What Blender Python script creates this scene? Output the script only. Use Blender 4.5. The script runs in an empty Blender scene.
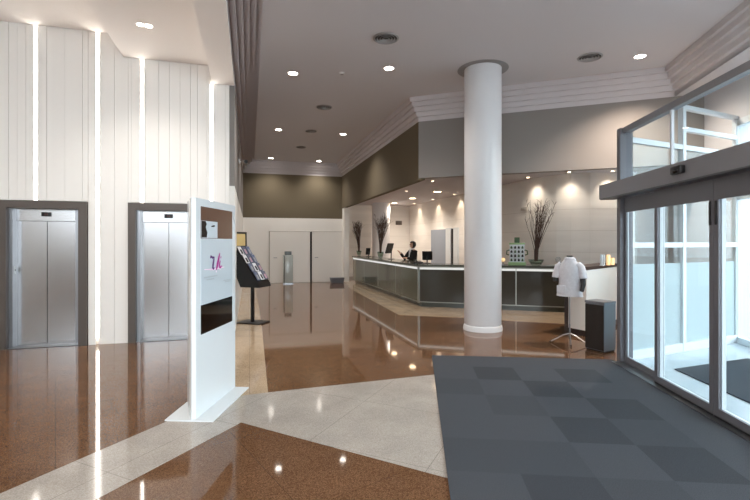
import bpy, bmesh, math, random
from mathutils import Vector, Matrix
random.seed(7)
PI = math.pi
COL = bpy.context.scene.collection

# ------------------------------------------------------------------ frames
# world: x across the hall, y along the hall, z up; camera stands at (0, 0, 1.6)
FOC, CX, HY, EYE = 444.0, 375.0, 242.5, 1.6
YAW = math.radians(15.76)
C_, S_ = math.cos(YAW), math.sin(YAW)
def cw(X, Y, z=0.0):                       # metres right / ahead of the camera -> world
    return Vector((X * C_ + Y * S_, -X * S_ + Y * C_, z))
def F(px, py, z=0.0):                      # survey of a horizontal plane
    Y = FOC * (EYE - z) / (py - HY)
    return cw((px - CX) / FOC * Y, Y, z)
CAMROT = -YAW
DOORROT = -YAW - math.radians(4.26)

# ------------------------------------------------------------------ materials
def lin(c):
    return tuple(((v / 255) / 12.92 if v / 255 <= 0.04045 else ((v / 255 + 0.055) / 1.055) ** 2.4) for v in c) + (1.0,)
def mat(name, col, rough=0.5, metal=0.0, spec=0.5, noise=0.0, nscale=30.0, bump=0.0, bscale=80.0, emit=None, estr=0.0,
        coat=0.0, stretch=None):
    m = bpy.data.materials.new(name); m.use_nodes = True
    nt = m.node_tree; b = nt.nodes['Principled BSDF']
    b.inputs['Base Color'].default_value = lin(col)
    b.inputs['Roughness'].default_value = rough
    b.inputs['Metallic'].default_value = metal
    b.inputs['Specular IOR Level'].default_value = spec
    b.inputs['Coat Weight'].default_value = coat
    b.inputs['Coat Roughness'].default_value = 0.05
    if emit:
        b.inputs['Emission Color'].default_value = lin(emit)
        b.inputs['Emission Strength'].default_value = estr
    if noise or bump:
        tc = nt.nodes.new('ShaderNodeTexCoord'); mp = nt.nodes.new('ShaderNodeMapping')
        if stretch: mp.inputs['Scale'].default_value = stretch
        nt.links.new(tc.outputs['Object'], mp.inputs['Vector'])
    if noise:
        n = nt.nodes.new('ShaderNodeTexNoise'); n.inputs['Scale'].default_value = nscale; n.inputs['Detail'].default_value = 5
        r = nt.nodes.new('ShaderNodeValToRGB')
        r.color_ramp.elements[0].position = 0.3; r.color_ramp.elements[1].position = 0.7
        r.color_ramp.elements[0].color = lin([max(0, v * (1 - noise)) for v in col])
        r.color_ramp.elements[1].color = lin([min(255, v * (1 + noise)) for v in col])
        nt.links.new(mp.outputs[0], n.inputs['Vector']); nt.links.new(n.outputs['Fac'], r.inputs[0])
        nt.links.new(r.outputs[0], b.inputs['Base Color'])
    if bump:
        n2 = nt.nodes.new('ShaderNodeTexNoise'); n2.inputs['Scale'].default_value = bscale; n2.inputs['Detail'].default_value = 3
        bp = nt.nodes.new('ShaderNodeBump'); bp.inputs['Strength'].default_value = bump; bp.inputs['Distance'].default_value = 0.01
        nt.links.new(mp.outputs[0], n2.inputs['Vector']); nt.links.new(n2.outputs['Fac'], bp.inputs['Height'])
        nt.links.new(bp.outputs[0], b.inputs['Normal'])
    return m
def granite(name, c1, c2, c3, rough, scale=90.0, joint=None, rot=0.0, spec=0.5):
    m = bpy.data.materials.new(name); m.use_nodes = True
    nt = m.node_tree; b = nt.nodes['Principled BSDF']
    tc = nt.nodes.new('ShaderNodeTexCoord')
    v = nt.nodes.new('ShaderNodeTexVoronoi'); v.inputs['Scale'].default_value = scale
    sep = nt.nodes.new('ShaderNodeSeparateColor')
    r = nt.nodes.new('ShaderNodeValToRGB'); e = r.color_ramp.elements
    e[0].position = 0.0; e[0].color = lin(c1); e[1].position = 1.0; e[1].color = lin(c3)
    k = e.new(0.5); k.color = lin(c2)
    nt.links.new(tc.outputs['Object'], v.inputs['Vector']); nt.links.new(v.outputs['Color'], sep.inputs[0])
    nt.links.new(sep.outputs[0], r.inputs[0])
    n = nt.nodes.new('ShaderNodeTexNoise'); n.inputs['Scale'].default_value = 3.0; n.inputs['Detail'].default_value = 6
    nt.links.new(tc.outputs['Object'], n.inputs['Vector'])
    mx = nt.nodes.new('ShaderNodeMix'); mx.data_type = 'RGBA'; mx.blend_type = 'OVERLAY'; mx.inputs[0].default_value = 0.25
    nt.links.new(r.outputs[0], mx.inputs[6]); nt.links.new(n.outputs['Fac'], mx.inputs[7])
    out = mx.outputs[2]
    if joint:
        mp = nt.nodes.new('ShaderNodeMapping'); mp.inputs['Rotation'].default_value = (0, 0, rot)
        br = nt.nodes.new('ShaderNodeTexBrick'); br.offset = 0.0
        br.inputs['Scale'].default_value = 1.0; br.inputs['Brick Width'].default_value = joint
        br.inputs['Row Height'].default_value = joint; br.inputs['Mortar Size'].default_value = 0.0025
        br.inputs['Mortar Smooth'].default_value = 0.0
        nt.links.new(tc.outputs['Object'], mp.inputs[0]); nt.links.new(mp.outputs[0], br.inputs['Vector'])
        m2 = nt.nodes.new('ShaderNodeMix'); m2.data_type = 'RGBA'
        ml = nt.nodes.new('ShaderNodeMath'); ml.operation = 'MULTIPLY'; ml.inputs[1].default_value = 0.5
        nt.links.new(br.outputs['Fac'], ml.inputs[0]); nt.links.new(ml.outputs[0], m2.inputs[0])
        nt.links.new(out, m2.inputs[6]); m2.inputs[7].default_value = lin([v_ * 0.5 for v_ in c1])
        out = m2.outputs[2]
    nt.links.new(out, b.inputs['Base Color'])
    b.inputs['Roughness'].default_value = rough
    b.inputs['Specular IOR Level'].default_value = spec
    return m
def glass(name, tint=(246, 250, 251), refl=1.0):
    m = bpy.data.materials.new(name); m.use_nodes = True
    nt = m.node_tree; nt.nodes.clear()
    o = nt.nodes.new('ShaderNodeOutputMaterial'); t = nt.nodes.new('ShaderNodeBsdfTransparent'); t.inputs[0].default_value = lin(tint)
    g = nt.nodes.new('ShaderNodeBsdfGlossy'); g.inputs['Roughness'].default_value = 0.01
    f = nt.nodes.new('ShaderNodeLayerWeight'); f.inputs['Blend'].default_value = 0.5
    pw = nt.nodes.new('ShaderNodeMath'); pw.operation = 'POWER'; pw.inputs[1].default_value = 4.0
    mlt = nt.nodes.new('ShaderNodeMath'); mlt.operation = 'MULTIPLY_ADD'; mlt.inputs[1].default_value = 0.5 * refl; mlt.inputs[2].default_value = 0.02 * refl
    mx = nt.nodes.new('ShaderNodeMixShader')
    nt.links.new(f.outputs['Facing'], pw.inputs[0]); nt.links.new(pw.outputs[0], mlt.inputs[0]); nt.links.new(mlt.outputs[0], mx.inputs[0])
    nt.links.new(t.outputs[0], mx.inputs[1]); nt.links.new(g.outputs[0], mx.inputs[2])
    nt.links.new(mx.outputs[0], o.inputs[0])
    return m
def frosted(name, col):
    m = bpy.data.materials.new(name); m.use_nodes = True
    nt = m.node_tree; nt.nodes.clear()
    o = nt.nodes.new('ShaderNodeOutputMaterial')
    t = nt.nodes.new('ShaderNodeBsdfTranslucent'); t.inputs[0].default_value = lin(col)
    d = nt.nodes.new('ShaderNodeBsdfDiffuse'); d.inputs[0].default_value = lin(col)
    mx = nt.nodes.new('ShaderNodeMixShader'); mx.inputs[0].default_value = 0.35
    nt.links.new(t.outputs[0], mx.inputs[1]); nt.links.new(d.outputs[0], mx.inputs[2]); nt.links.new(mx.outputs[0], o.inputs[0])
    return m
def glow(name, col, s):
    m = bpy.data.materials.new(name); m.use_nodes = True
    nt = m.node_tree; nt.nodes.clear()
    o = nt.nodes.new('ShaderNodeOutputMaterial'); e = nt.nodes.new('ShaderNodeEmission')
    e.inputs[0].default_value = lin(col); e.inputs[1].default_value = s
    nt.links.new(e.outputs[0], o.inputs[0]); return m

M = {}
M['brown'] = granite('brown_granite', (80, 55, 38), (107, 77, 54), (134, 101, 74), 0.05, 200, 1.2, math.radians(-20), spec=0.4)
M['grey_granite'] = granite('grey_granite', (158, 150, 142), (172, 165, 157), (186, 180, 172), 0.09, 200, 1.0, math.radians(-49))
M['tan'] = granite('tan_granite', (160, 138, 112), (178, 156, 130), (194, 174, 148), 0.10, 120, 1.2)
M['concrete'] = mat('pale_paving', (205, 208, 210), 0.7, noise=0.05, nscale=4)
M['vfloor'] = mat('pale_vestibule_tile', (176, 184, 190), 0.16, noise=0.02, nscale=6)
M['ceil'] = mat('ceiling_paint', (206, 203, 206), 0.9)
M['lobbyceil'] = mat('white_ceiling_paint', (246, 240, 236), 0.9)
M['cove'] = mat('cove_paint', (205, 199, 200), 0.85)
M['white'] = mat('white_wall_paint', (236, 232, 226), 0.7)
M['panel'] = mat('white_lacquer_board', (238, 235, 230), 0.45)
M['olive'] = mat('taupe_wall_paint', (104, 93, 74), 0.85)
M['greige'] = mat('greige_wall', (138, 132, 128), 0.85)
M['recept'] = mat('pale_stone_wall', (238, 234, 228), 0.55, noise=0.03, nscale=1.2, stretch=(0.3, 0.3, 3))
M['steel'] = mat('brushed_steel', (168, 167, 167), 0.24, 1.0, noise=0.05, nscale=40, stretch=(0.4, 0.4, 12))
M['steel_dark'] = mat('satin_steel_jamb', (150, 152, 156), 0.3, 1.0)
M['bronze'] = mat('dark_bronze_frame', (88, 80, 75), 0.45, 0.3)
M['alu'] = mat('grey_aluminium', (136, 136, 141), 0.42, 0.25)
M['alu_door'] = mat('door_aluminium', (108, 108, 114), 0.45, 0.2)
M['alu_dark'] = mat('dark_grey_aluminium', (96, 97, 102), 0.45, 0.25)
M['wframe'] = mat('white_window_frame', (212, 217, 221), 0.4)
M['glass'] = glass('clear_glass')
M['frost'] = frosted('frosted_glass', (226, 238, 242))
M['carpet'] = mat('carpet_tile', (73, 76, 81), 0.95, spec=0.1, noise=0.10, nscale=160, bump=0.3, bscale=260)
M['carpet_dk'] = mat('dark_carpet_tile', (63, 66, 71), 0.95, spec=0.1, noise=0.10, nscale=160, bump=0.3, bscale=260)
M['carpet_md'] = mat('mid_carpet_tile', (69, 72, 77), 0.95, spec=0.1, noise=0.10, nscale=160, bump=0.3, bscale=260)
M['mat'] = mat('charcoal_mat', (62, 66, 72), 0.95, spec=0.1, noise=0.15, nscale=120)
M['gloss_white'] = mat('gloss_white', (222, 228, 231), 0.18)
M['colpaint'] = mat('column_paint', (222, 222, 224), 0.4)
M['black'] = mat('black_plastic', (16, 16, 18), 0.4)
M['blackwood'] = mat('black_brown_laminate', (22, 17, 16), 0.35, noise=0.1, nscale=8)
M['darkwood'] = mat('dark_brown_wood', (52, 34, 28), 0.35)
M['greybox'] = mat('grey_metal', (116, 119, 126), 0.4, 0.2)
M['cglass'] = mat('olive_backed_glass', (84, 86, 72), 0.10, spec=0.7)
M['cglass2'] = mat('grey_backed_glass', (56, 54, 48), 0.13, spec=0.35)
M['ctrim'] = mat('counter_metal_trim', (150, 152, 146), 0.3, 0.8)
M['ctop'] = mat('dark_green_stone_top', (70, 74, 66), 0.15)
M['led'] = glow('led_strip_glow', (255, 248, 238), 13.0)
M['ledc'] = glow('counter_led_glow', (250, 250, 245), 0.52)
M['lamp'] = glow('downlight_glow', (255, 246, 234), 22.0)
M['lampw'] = glow('warm_downlight_glow', (255, 222, 180), 14.0)
M['trimw'] = mat('white_lamp_rim', (225, 222, 220), 0.4)
M['vent'] = mat('vent_grey', (158, 156, 155), 0.5)
M['ventdk'] = mat('vent_dark', (58, 57, 57), 0.7)
M['skin'] = mat('skin', (214, 168, 144), 0.5)
M['hair'] = mat('dark_brown_hair', (34, 22, 18), 0.5, noise=0.2, nscale=60)
M['suit'] = mat('black_suit_cloth', (22, 21, 24), 0.85)
M['shirt'] = mat('white_cotton', (232, 230, 232), 0.9)
M['tee'] = mat('white_knit', (206, 206, 212), 0.9, noise=0.03, nscale=30, bump=0.1)
M['twig'] = mat('dark_twig', (74, 54, 46), 0.8)
M['vaseglass'] = glass('vase_glass', (226, 234, 230), 1.4)
M['pebble'] = mat('pale_pebble', (206, 204, 190), 0.6)
M['green'] = mat('pale_green_plastic', (150, 180, 128), 0.4)
M['greendk'] = mat('deep_green_label', (66, 92, 60), 0.5)
M['leaf'] = mat('tree_leaf', (70, 86, 66), 0.7)
M['bark'] = mat('tree_bark', (72, 64, 58), 0.9)
M['bldg'] = mat('grey_render', (128, 136, 144), 0.9)
M['bwin'] = mat('dark_window', (70, 80, 90), 0.1)
M['scr_white'] = mat('screen_white', (176, 187, 194), 0.2, emit=(215, 225, 232), estr=0.12)
M['scr_brown'] = mat('screen_brown', (60, 44, 36), 0.12, emit=(100, 74, 60), estr=0.35, noise=0.25, nscale=5)
M['scr_black'] = mat('screen_black', (10, 10, 11), 0.06)
M['magenta'] = mat('magenta_ink', (150, 24, 120), 0.4, emit=(150, 24, 120), estr=0.25)
M['purple'] = mat('purple_ink', (74, 26, 96), 0.4, emit=(74, 26, 96), estr=0.25)
M['pink'] = mat('pale_pink_ink', (222, 200, 216), 0.4, emit=(222, 200, 216), estr=0.1)
M['greyink'] = mat('grey_ink', (150, 158, 164), 0.4)
M['cream'] = mat('cream_paper', (214, 186, 128), 0.7)
M['candle'] = mat('candle_wax', (250, 216, 170), 0.5, emit=(255, 206, 140), estr=0.45)
M['doorblue'] = mat('blue_grey_door', (150, 160, 174), 0.2)
M['gapshade'] = mat('door_joint', (188, 181, 172), 0.9)
M['dkgap'] = mat('dark_gap', (26, 24, 23), 0.9)
LEAFLETS = [mat('leaflet_' + n, c, 0.4) for n, c in
            (('white', (225, 225, 228)), ('black', (28, 28, 34)), ('slate', (92, 98, 116)), ('rose', (186, 150, 160)), ('blue', (96, 106, 132)), ('grey', (150, 150, 152)))]

# ------------------------------------------------------------------ mesh builder
class MB:
    def __init__(self): self.bm = bmesh.new(); self.mi = 0
    def _f(self, vs):
        try:
            f = self.bm.faces.new(vs); f.material_index = self.mi; return f
        except ValueError: return None
    def quad(self, pts): self._f([self.bm.verts.new(p) for p in pts]); return self
    def prism(self, pts, z0, z1):
        n = len(pts)
        a = [self.bm.verts.new((p[0], p[1], z0)) for p in pts]; b = [self.bm.verts.new((p[0], p[1], z1)) for p in pts]
        self._f(a[::-1]); self._f(b)
        for i in range(n): self._f([a[i], a[(i + 1) % n], b[(i + 1) % n], b[i]])
        return self
    def box(self, x0, x1, y0, y1, z0, z1, bev=0.0):
        if bev <= 0: return self.prism([(x0, y0), (x1, y0), (x1, y1), (x0, y1)], z0, z1)
        b2 = bmesh.new(); bmesh.ops.create_cube(b2, size=1.0)
        for v in b2.verts: v.co = Vector(((x0 + x1) / 2 + v.co.x * (x1 - x0), (y0 + y1) / 2 + v.co.y * (y1 - y0), (z0 + z1) / 2 + v.co.z * (z1 - z0)))
        bmesh.ops.bevel(b2, geom=list(b2.edges), offset=bev, segments=2, affect='EDGES', profile=0.5)
        return self.merge(b2)
    def merge(self, b2, mx=None):
        mp = {}
        for v in b2.verts: mp[v] = self.bm.verts.new(mx @ v.co if mx else v.co)
        for f in b2.faces:
            self._f([mp[v] for v in f.verts])
        b2.free(); return self
    def lathe(self, prof, c=(0, 0, 0), seg=32, sy=1.0, cap=True):
        rings = []
        for r, z in prof:
            rings.append([self.bm.verts.new((c[0] + r * math.cos(2 * PI * i / seg), c[1] + r * sy * math.sin(2 * PI * i / seg), c[2] + z)) for i in range(seg)])
        return self._rings(rings, cap)
    def _rings(self, rings, cap=True):
        for a, b in zip(rings, rings[1:]):
            n = len(a)
            for i in range(n): self._f([a[i], a[(i + 1) % n], b[(i + 1) % n], b[i]])
        if cap: self._f(rings[0][::-1]); self._f(rings[-1])
        return self
    def loft(self, rings, cap=True):
        return self._rings([[self.bm.verts.new(p) for p in r] for r in rings], cap)
    def tube(self, pts, r, seg=8, cap=True):
        pts = [Vector(p) for p in pts]; rr = r if isinstance(r, (list, tuple)) else [r] * len(pts)
        rings = []; up = None
        for i, p in enumerate(pts):
            d = (pts[min(i + 1, len(pts) - 1)] - pts[max(i - 1, 0)]).normalized()
            if up is None: up = Vector((0, 0, 1)) if abs(d.z) < 0.9 else Vector((1, 0, 0))
            s = d.cross(up).normalized(); u = s.cross(d).normalized(); up = u
            rings.append([self.bm.verts.new(p + (s * math.cos(2 * PI * k / seg) + u * math.sin(2 * PI * k / seg)) * rr[i]) for k in range(seg)])
        return self._rings(rings, cap)
    def ball(self, c, r, sx=1, sy=1, sz=1, u=16, v=10):
        b2 = bmesh.new(); bmesh.ops.create_uvsphere(b2, u_segments=u, v_segments=v, radius=r)
        for q in b2.verts: q.co = Vector((c[0] + q.co.x * sx, c[1] + q.co.y * sy, c[2] + q.co.z * sz))
        return self.merge(b2)
    def build(self, name, m, parent=None, loc=None, rz=0.0, sharp=35):
        me = bpy.data.meshes.new(name)
        bmesh.ops.recalc_face_normals(self.bm, faces=list(self.bm.faces))
        self.bm.to_mesh(me); self.bm.free()
        for x in (m if isinstance(m, (list, tuple)) else [m]): me.materials.append(x)
        me.shade_smooth(); me.set_sharp_from_angle(angle=math.radians(sharp))
        o = bpy.data.objects.new(name, me); COL.objects.link(o)
        if parent is not None: o.parent = parent
        if loc is not None: o.location = loc
        o.rotation_euler = (0, 0, rz)
        return o
def tag(o, label, cat, group=None, kind=None):
    o['label'] = label; o['category'] = cat
    if group: o['group'] = group
    if kind: o['kind'] = kind
    return o
def struct(o, label=None):
    o['kind'] = 'structure'
    if label: o['label'] = label
    return o
def thing(name, label, cat, loc=(0, 0, 0), rz=0.0, group=None):
    o = bpy.data.objects.new(name, None); COL.objects.link(o); o.empty_display_size = 0.1
    o.location = loc; o.rotation_euler = (0, 0, rz)
    return tag(o, label, cat, group)
def sgroup(name, loc=(0, 0, 0), rz=0.0):
    o = bpy.data.objects.new(name, None); COL.objects.link(o); o.empty_display_size = 0.1
    o.location = loc; o.rotation_euler = (0, 0, rz); o['kind'] = 'structure'; return o
def copy_tree(o, parent=None):
    c = o.copy(); COL.objects.link(c)
    if parent is not None: c.parent = parent
    for ch in list(o.children): copy_tree(ch, c)
    return c
def offset_path(pts, d):                      # offset to the right of travel
    out = []; n = len(pts)
    for i in range(n):
        p = Vector(pts[i][:2])
        ns = []
        if i > 0:
            t = (p - Vector(pts[i - 1][:2])).normalized(); ns.append(Vector((t.y, -t.x)))
        if i < n - 1:
            t = (Vector(pts[i + 1][:2]) - p).normalized(); ns.append(Vector((t.y, -t.x)))
        if len(ns) == 1: q = p + ns[0] * d
        else:
            b = (ns[0] + ns[1]).normalized(); q = p + b * (d / max(0.3, b.dot(ns[0])))
        out.append((q.x, q.y))
    return out
def wallpath(mb, pts, thick, z0, z1):         # solid wall along a path, thickness to the left of travel
    o = offset_path(pts, -thick)
    for i in range(len(pts) - 1): mb.prism([pts[i], pts[i + 1], o[i + 1], o[i]], z0, z1)
    return mb
def xy(v): return (v[0], v[1])

# ------------------------------------------------------------------ setting: levels and plan
ZC, ZL, ZR = 4.79, 4.30, 3.37                 # main ceiling, foot of the cove, reception ceiling
YE, XL, YB, XS = 7.877, -0.333, 17.93, 3.634  # elevator wall, hall left wall, hall back wall, bulkhead line
D = (XS, 9.29); E = (7.57, 6.40); G = (6.64, 4.49)
fd = (Vector(G) - Vector(E)).normalized(); fo = Vector((-fd.y, fd.x))           # facade direction (towards camera), outward
if fo.x < 0: fo = -fo
G2 = tuple(Vector(E) + fd * 13.5)
FE = Vector(E) + fo * 0.45                                                      # facade wall line
FA = FE - fd * 2.95; FB = FE + fd * 13.5
# floor -------------------------------------------------------------
mb = MB(); mb.box(-9, 9.6, -7, 21.5, -0.2, 0.0); struct(mb.build('floor', M['brown']))
def inlay(name, pts, m, z=0.003):
    mb = MB(); mb.prism([xy(p) for p in pts], 0.0, z); return struct(mb.build(name, m))
inlay('trim_1', [F(-330, 640), F(0, 494), F(187, 413), F(218, 399), F(268, 392.6), F(446, 373.5), F(462, 482), F(241, 422.5), F(95, 500), F(-150, 640)], M['grey_granite'])
inlay('trim_2', [F(218, 399), (-0.62, 6.0), (-0.62, YE), (XL, YE), (XL, YB), (0.22, YB), (0.22, 8.4), F(268, 392.6)], M['tan'])
inlay('trim_3', [F(352, 289.6), F(399, 315), F(465, 317.8), F(502, 320.4), F(566, 324.0), cw(4.6, 9.4), cw(4.5, 10.6), (4.5, 10.4), (4.5, 17.9), (3.7, 17.9)], M['tan'])
mb = MB(); mb.box(-40, 60, -40, 60, -0.5, -0.21); struct(mb.build('ground', M['concrete']))
# carpet -------------------------------------------------------------
mb = MB(); dark = {(1, 1), (1, 3), (2, 2), (3, 3), (4, 2), (5, 3), (6, 1), (7, 3)}; mid = {(3, 1), (5, 1), (2, 0), (5, 0), (4, 3), (6, 2)}
for r in range(16):
    for c in range(6):
        w0, w1 = c * 0.5, min(c * 0.5 + 0.5, 2.49 if c >= 4 else 9)
        if c == 5: continue
        if c == 4: w1 = 2.43
        mb.mi = 1 if (r, c) in dark else 2 if (r, c) in mid else 0
        mb.prism([(w0, -r * 0.53 - 0.53), (w1, -r * 0.53 - 0.53), (w1, -r * 0.53), (w0, -r * 0.53)], 0.004, 0.012)
car = mb.build('entrance_carpet', [M['carpet'], M['carpet_dk'], M['carpet_md']], None, cw(0.80, 6.26), -YAW - math.radians(5.4))
tag(car, 'charcoal grey carpet of square tiles laid inside the glass entrance doors', 'carpet')

# main ceiling + cove -------------------------------------------------
path = [(-0.25, -7), (-0.25, YB), (XS, YB), D, E, G2]
NS = 5
runs = 0.30
offs = [offset_path(path, runs * k / NS) for k in range(NS + 1)]
for k in range(NS + 1):                       # the cove is wider along the lobby side
    for i in (0, 1): offs[k][i] = (-0.25 + 0.42 * k / NS, offs[k][i][1])
mb = MB()
for k in range(NS):
    z0 = ZL + (ZC - ZL) * k / NS; z1 = ZL + (ZC - ZL) * (k + 1) / NS
    for i in range(len(path) - 1):
        nz = 0.09 if i == 0 else 0.0; a, b = offs[k][i], offs[k][i + 1]; c, d = offs[k + 1][i], offs[k + 1][i + 1]
        mb.quad([(a[0], a[1], z0), (b[0], b[1], z0), (b[0], b[1], z1 + nz), (a[0], a[1], z1 + nz)])
        mb.quad([(a[0], a[1], z1 + nz), (b[0], b[1], z1 + nz), (d[0], d[1], z1), (c[0], c[1], z1)])
struct(mb.build('trim_4', M['cove'], sharp=20))
mb = MB(); q = offs[NS]; mb.prism(q[::-1], ZC, ZC + 0.05); struct(mb.build('ceiling', M['ceil']))
# lobby ceilings ------------------------------------------------------
mb = MB(); mb.box(-9, -1.93, -7, YE, 4.90, 5.0); struct(mb.build('ceiling_high', M['lobbyceil']))
mb = MB(); mb.box(-1.93, -0.6, -7, YE, 4.55, 5.0); struct(mb.build('ceiling_low', M['lobbyceil']))
mb = MB(); mb.box(-0.6, -0.25, -7, YE, 4.25, ZL); mb.box(-0.6, -0.3, -7, YE, ZL, 5.0); struct(mb.build('beam', M['lobbyceil']))
# roof shell (keeps the sky out) ---------------------------------------
r0 = [(-9.3, -7.3), (-9.3, 21.8), (9.9, 21.8), (9.9, 9.0), xy(FA), xy(FB)]
mb = MB(); mb.prism([(p[0], p[1]) for p in r0][::-1], 5.3, 5.5); struct(mb.build('roof', M['white']))
# walls ----------------------------------------------------------------
mb = MB(); mb.box(-9.2, -9, -7, 8.3, 0, 5.4); struct(mb.build('wall_west', M['white']))
mb = MB(); mb.box(-9.2, -8.4, -7.2, -7, 0, 5.4); mb.box(-8.4, -2.4, -7.2, -7, 0, 2.3); mb.box(-8.4, -2.4, -7.2, -7, 4.4, 5.4); mb.box(-2.6, -2.3, -7.2, -7, 0.5, 4.4); mb.box(-2.4, 3, -7.2, -7, 3.3, 5.4); struct(mb.build('wall_rear', mat('reflection_brown', (150, 124, 98), 0.8)))  # unseen wall; brown tone and openings shaped for elevator door reflections
# elevator wall: upright boards, with two lift openings
ELEV = [(-3.61, -3.49, -2.55, -2.426), (-1.866, -1.751, -0.80, -0.685)]
LEDX = []
def wa(px, b=YE):
    xn = (px - CX) / FOC; Y = b / (C_ - S_ * xn); return (xn * C_ + S_) * Y
LEDX = [wa(35.5), wa(97.5), wa(142), wa(211.5)]
mb = MB()
edges = [-9.0]
while edges[-1] < XL - 0.12: edges.append(edges[-1] + random.choice((0.11, 0.16, 0.2, 0.24)))
edges += [XL] + [v for e in ELEV for v in (e[0], e[3])] + [v for l in LEDX for v in (l - 0.022, l + 0.022)]
edges = sorted(set(round(v, 4) for v in edges if v <= XL))
for a, b in zip(edges, edges[1:]):
    if b - a < 0.004: continue
    mid_ = (a + b) / 2
    z0 = 0.0
    if any(e[0] < mid_ < e[3] for e in ELEV): z0 = 2.24
    top = 4.95 if mid_ < -1.93 else 4.6 if mid_ < -0.6 else 4.3
    if any(abs(mid_ - l) < 0.02 for l in LEDX):
        mb.box(a, b, YE + 0.05, YE + 0.12, z0, top); continue
    dy = random.uniform(0.0, 0.008)
    mb.box(a + 0.0015, b - 0.0015, YE + dy, YE + 0.12, z0, top)
mb.box(-9, ELEV[0][0], YE + 0.025, YE + 0.3, 0, 5.0); mb.box(ELEV[0][3], ELEV[1][0], YE + 0.06, YE + 0.3, 0, 5.0)
mb.box(ELEV[0][0], ELEV[0][3], YE + 0.06, YE + 0.3, 2.24, 5.0); mb.box(ELEV[1][0], ELEV[1][3], YE + 0.06, YE + 0.3, 2.24, 4.8)
mb.box(ELEV[1][3], XL - 0.06, YE + 0.06, YE + 0.3, 0, 4.6)
struct(mb.build('wall_elevator', M['panel'], sharp=20))
mb = MB(); mb.box(-9, XL - 0.06, YE + 0.32, YE + 0.4, 0, 5.3); struct(mb.build('wall_shaft', M['dkgap']))
# hall left wall, back wall
mb = MB(); mb.box(XL - 0.2, -0.25, YE + 0.12, YB, 0, 2.57); mb.mi = 1; mb.box(XL - 0.2, -0.25, YE + 0.12, YB, 2.57, ZL); struct(mb.build('wall_left', [M['white'], M['greige']]))
mb = MB(); mb.box(XL - 0.2, 3.95, YB, YB + 0.2, 0, 2.57); mb.mi = 1; mb.box(XL - 0.2, 3.95, YB, YB + 0.2, 2.57, ZL); struct(mb.build('wall_back', [M['white'], M['olive']]))
mb = MB(); mb.box(3.66, 3.86, 17.5, 20.4, 0, 3.36); struct(mb.build('pillar', M['white']))
# bulkhead above the reception
mb = MB(); mb.box(XS, XS + 0.15, D[1], YB, 3.0, ZL)
struct(mb.build('wall_bulkhead', M['olive']))
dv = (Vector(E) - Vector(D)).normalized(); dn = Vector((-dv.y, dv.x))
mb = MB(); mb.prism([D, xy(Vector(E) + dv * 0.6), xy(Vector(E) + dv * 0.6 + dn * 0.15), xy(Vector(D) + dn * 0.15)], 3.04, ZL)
struct(mb.build('wall_bulkhead_east', M['greige']))  # paler greige than the taupe face round the corner
# reception shell
mb = MB(); mb.prism([(XS + 0.01, 9.6), (7.8, 6.6), (9.6, 8.8), (9.6, 20.6), (XS + 0.01, 20.6)], ZR, ZR + 0.08); struct(mb.build('ceiling_reception', M['ceil']))
rp = [(3.95, 20.4), (7.5, 20.4), (7.5, 11.9), (7.52, 10.9), (7.60, 10.25), (7.72, 9.9), (7.93, 9.6), (8.3, 9.34), (8.95, 9.12), (9.35, 9.0)]
mb = MB(); wallpath(mb, rp, 0.15, 0, ZR + 0.02); struct(mb.build('wall_reception', M['recept'], sharp=40))
mb = MB(); mb.box(9.7, 9.9, 9, 21.8, 0, 5.4); mb.box(-9, 9.9, 21.6, 21.8, 0, 5.4); mb.box(-9.2, -9, 8, 21.8, 0, 5.4); struct(mb.build('wall_outer', M['white']))
for k, zz in enumerate((1.35, 1.9, 2.45)):
    mb = MB(); wallpath(mb, [(x - 0.0, y) for x, y in offset_path(rp, 0.004)], 0.003, zz, zz + 0.008); struct(mb.build('trim_%d' % (5 + k), mat('stone_joint_%d' % k, (214, 207, 199), 0.8)))
# round columns
pc = cw(1.988, 8.19)
col = MB(); col.lathe([(0.355, 0), (0.355, 0.03), (0.345, 0.085), (0.325, 0.10), (0.335, 0.115), (0.335, ZC)], seg=64)
co = struct(col.build('column', M['colpaint'], None, pc))
mb = MB(); mb.lathe([(0.336, ZC - 0.004), (0.46, ZC - 0.004), (0.46, ZC + 0.01), (0.336, ZC + 0.01)], seg=64, cap=False)
cl = mb.build('collar', mat('gap_shade_grey', (150, 148, 148), 0.8), co)  # flat grey ring painting the shade of the gap round the column head
p2 = cw(0.27, 20.0)
col = MB(); col.lathe([(0.40, 0), (0.40, ZR)], seg=48); struct(col.build('column', M['colpaint'], None, p2))

# hall back wall doors ---------------------------------------------------
def hx(px, b=YB): return wa(px, b)
for n, (p0, p1, side) in enumerate(((270, 309.5, 1), (312, 343.5, 0))):
    g = sgroup('door_%d' % (n + 1), ((hx(p0) + hx(p1)) / 2, YB, 0)); w = (hx(p1) - hx(p0)) / 2
    mb = MB(); mb.box(-w, w, -0.045, 0.0, 0.01, 2.02); mb.build('door_leaf', M['white'], g)
    mb = MB(); mb.box(-w - 0.045, -w - 0.01, -0.03, 0, 0, 2.05); mb.box(-w - 0.045, w + 0.01, -0.03, 0, 2.03, 2.05); mb.build('door_gap', M['gapshade'], g)
    hxp = (w - 0.12) if (n == 0 and False) else -w + 0.12
    if n == 0: hxp = -w + 0.15
    mb = MB(); mb.lathe([(0.025, 0), (0.025, 0.01)], (hxp, -0.055, 1.0), 12); mb.tube([(hxp, -0.045, 1.0), (hxp, -0.10, 1.0), (hxp + 0.12, -0.10, 1.0)], 0.011); mb.build('door_handle', M['steel_dark'], g)
mb = MB(); mb.box(hx(344.3), hx(346.2), YB - 0.05, YB, 0, 2.03); 
struct(mb.build('trim_8', M['dkgap'], None))
mb = MB(); mb.box(hx(310.2), hx(311.6), YB - 0.05, YB, 0, 2.03); struct(mb.build('trim_9', M['dkgap'], None))
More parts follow.
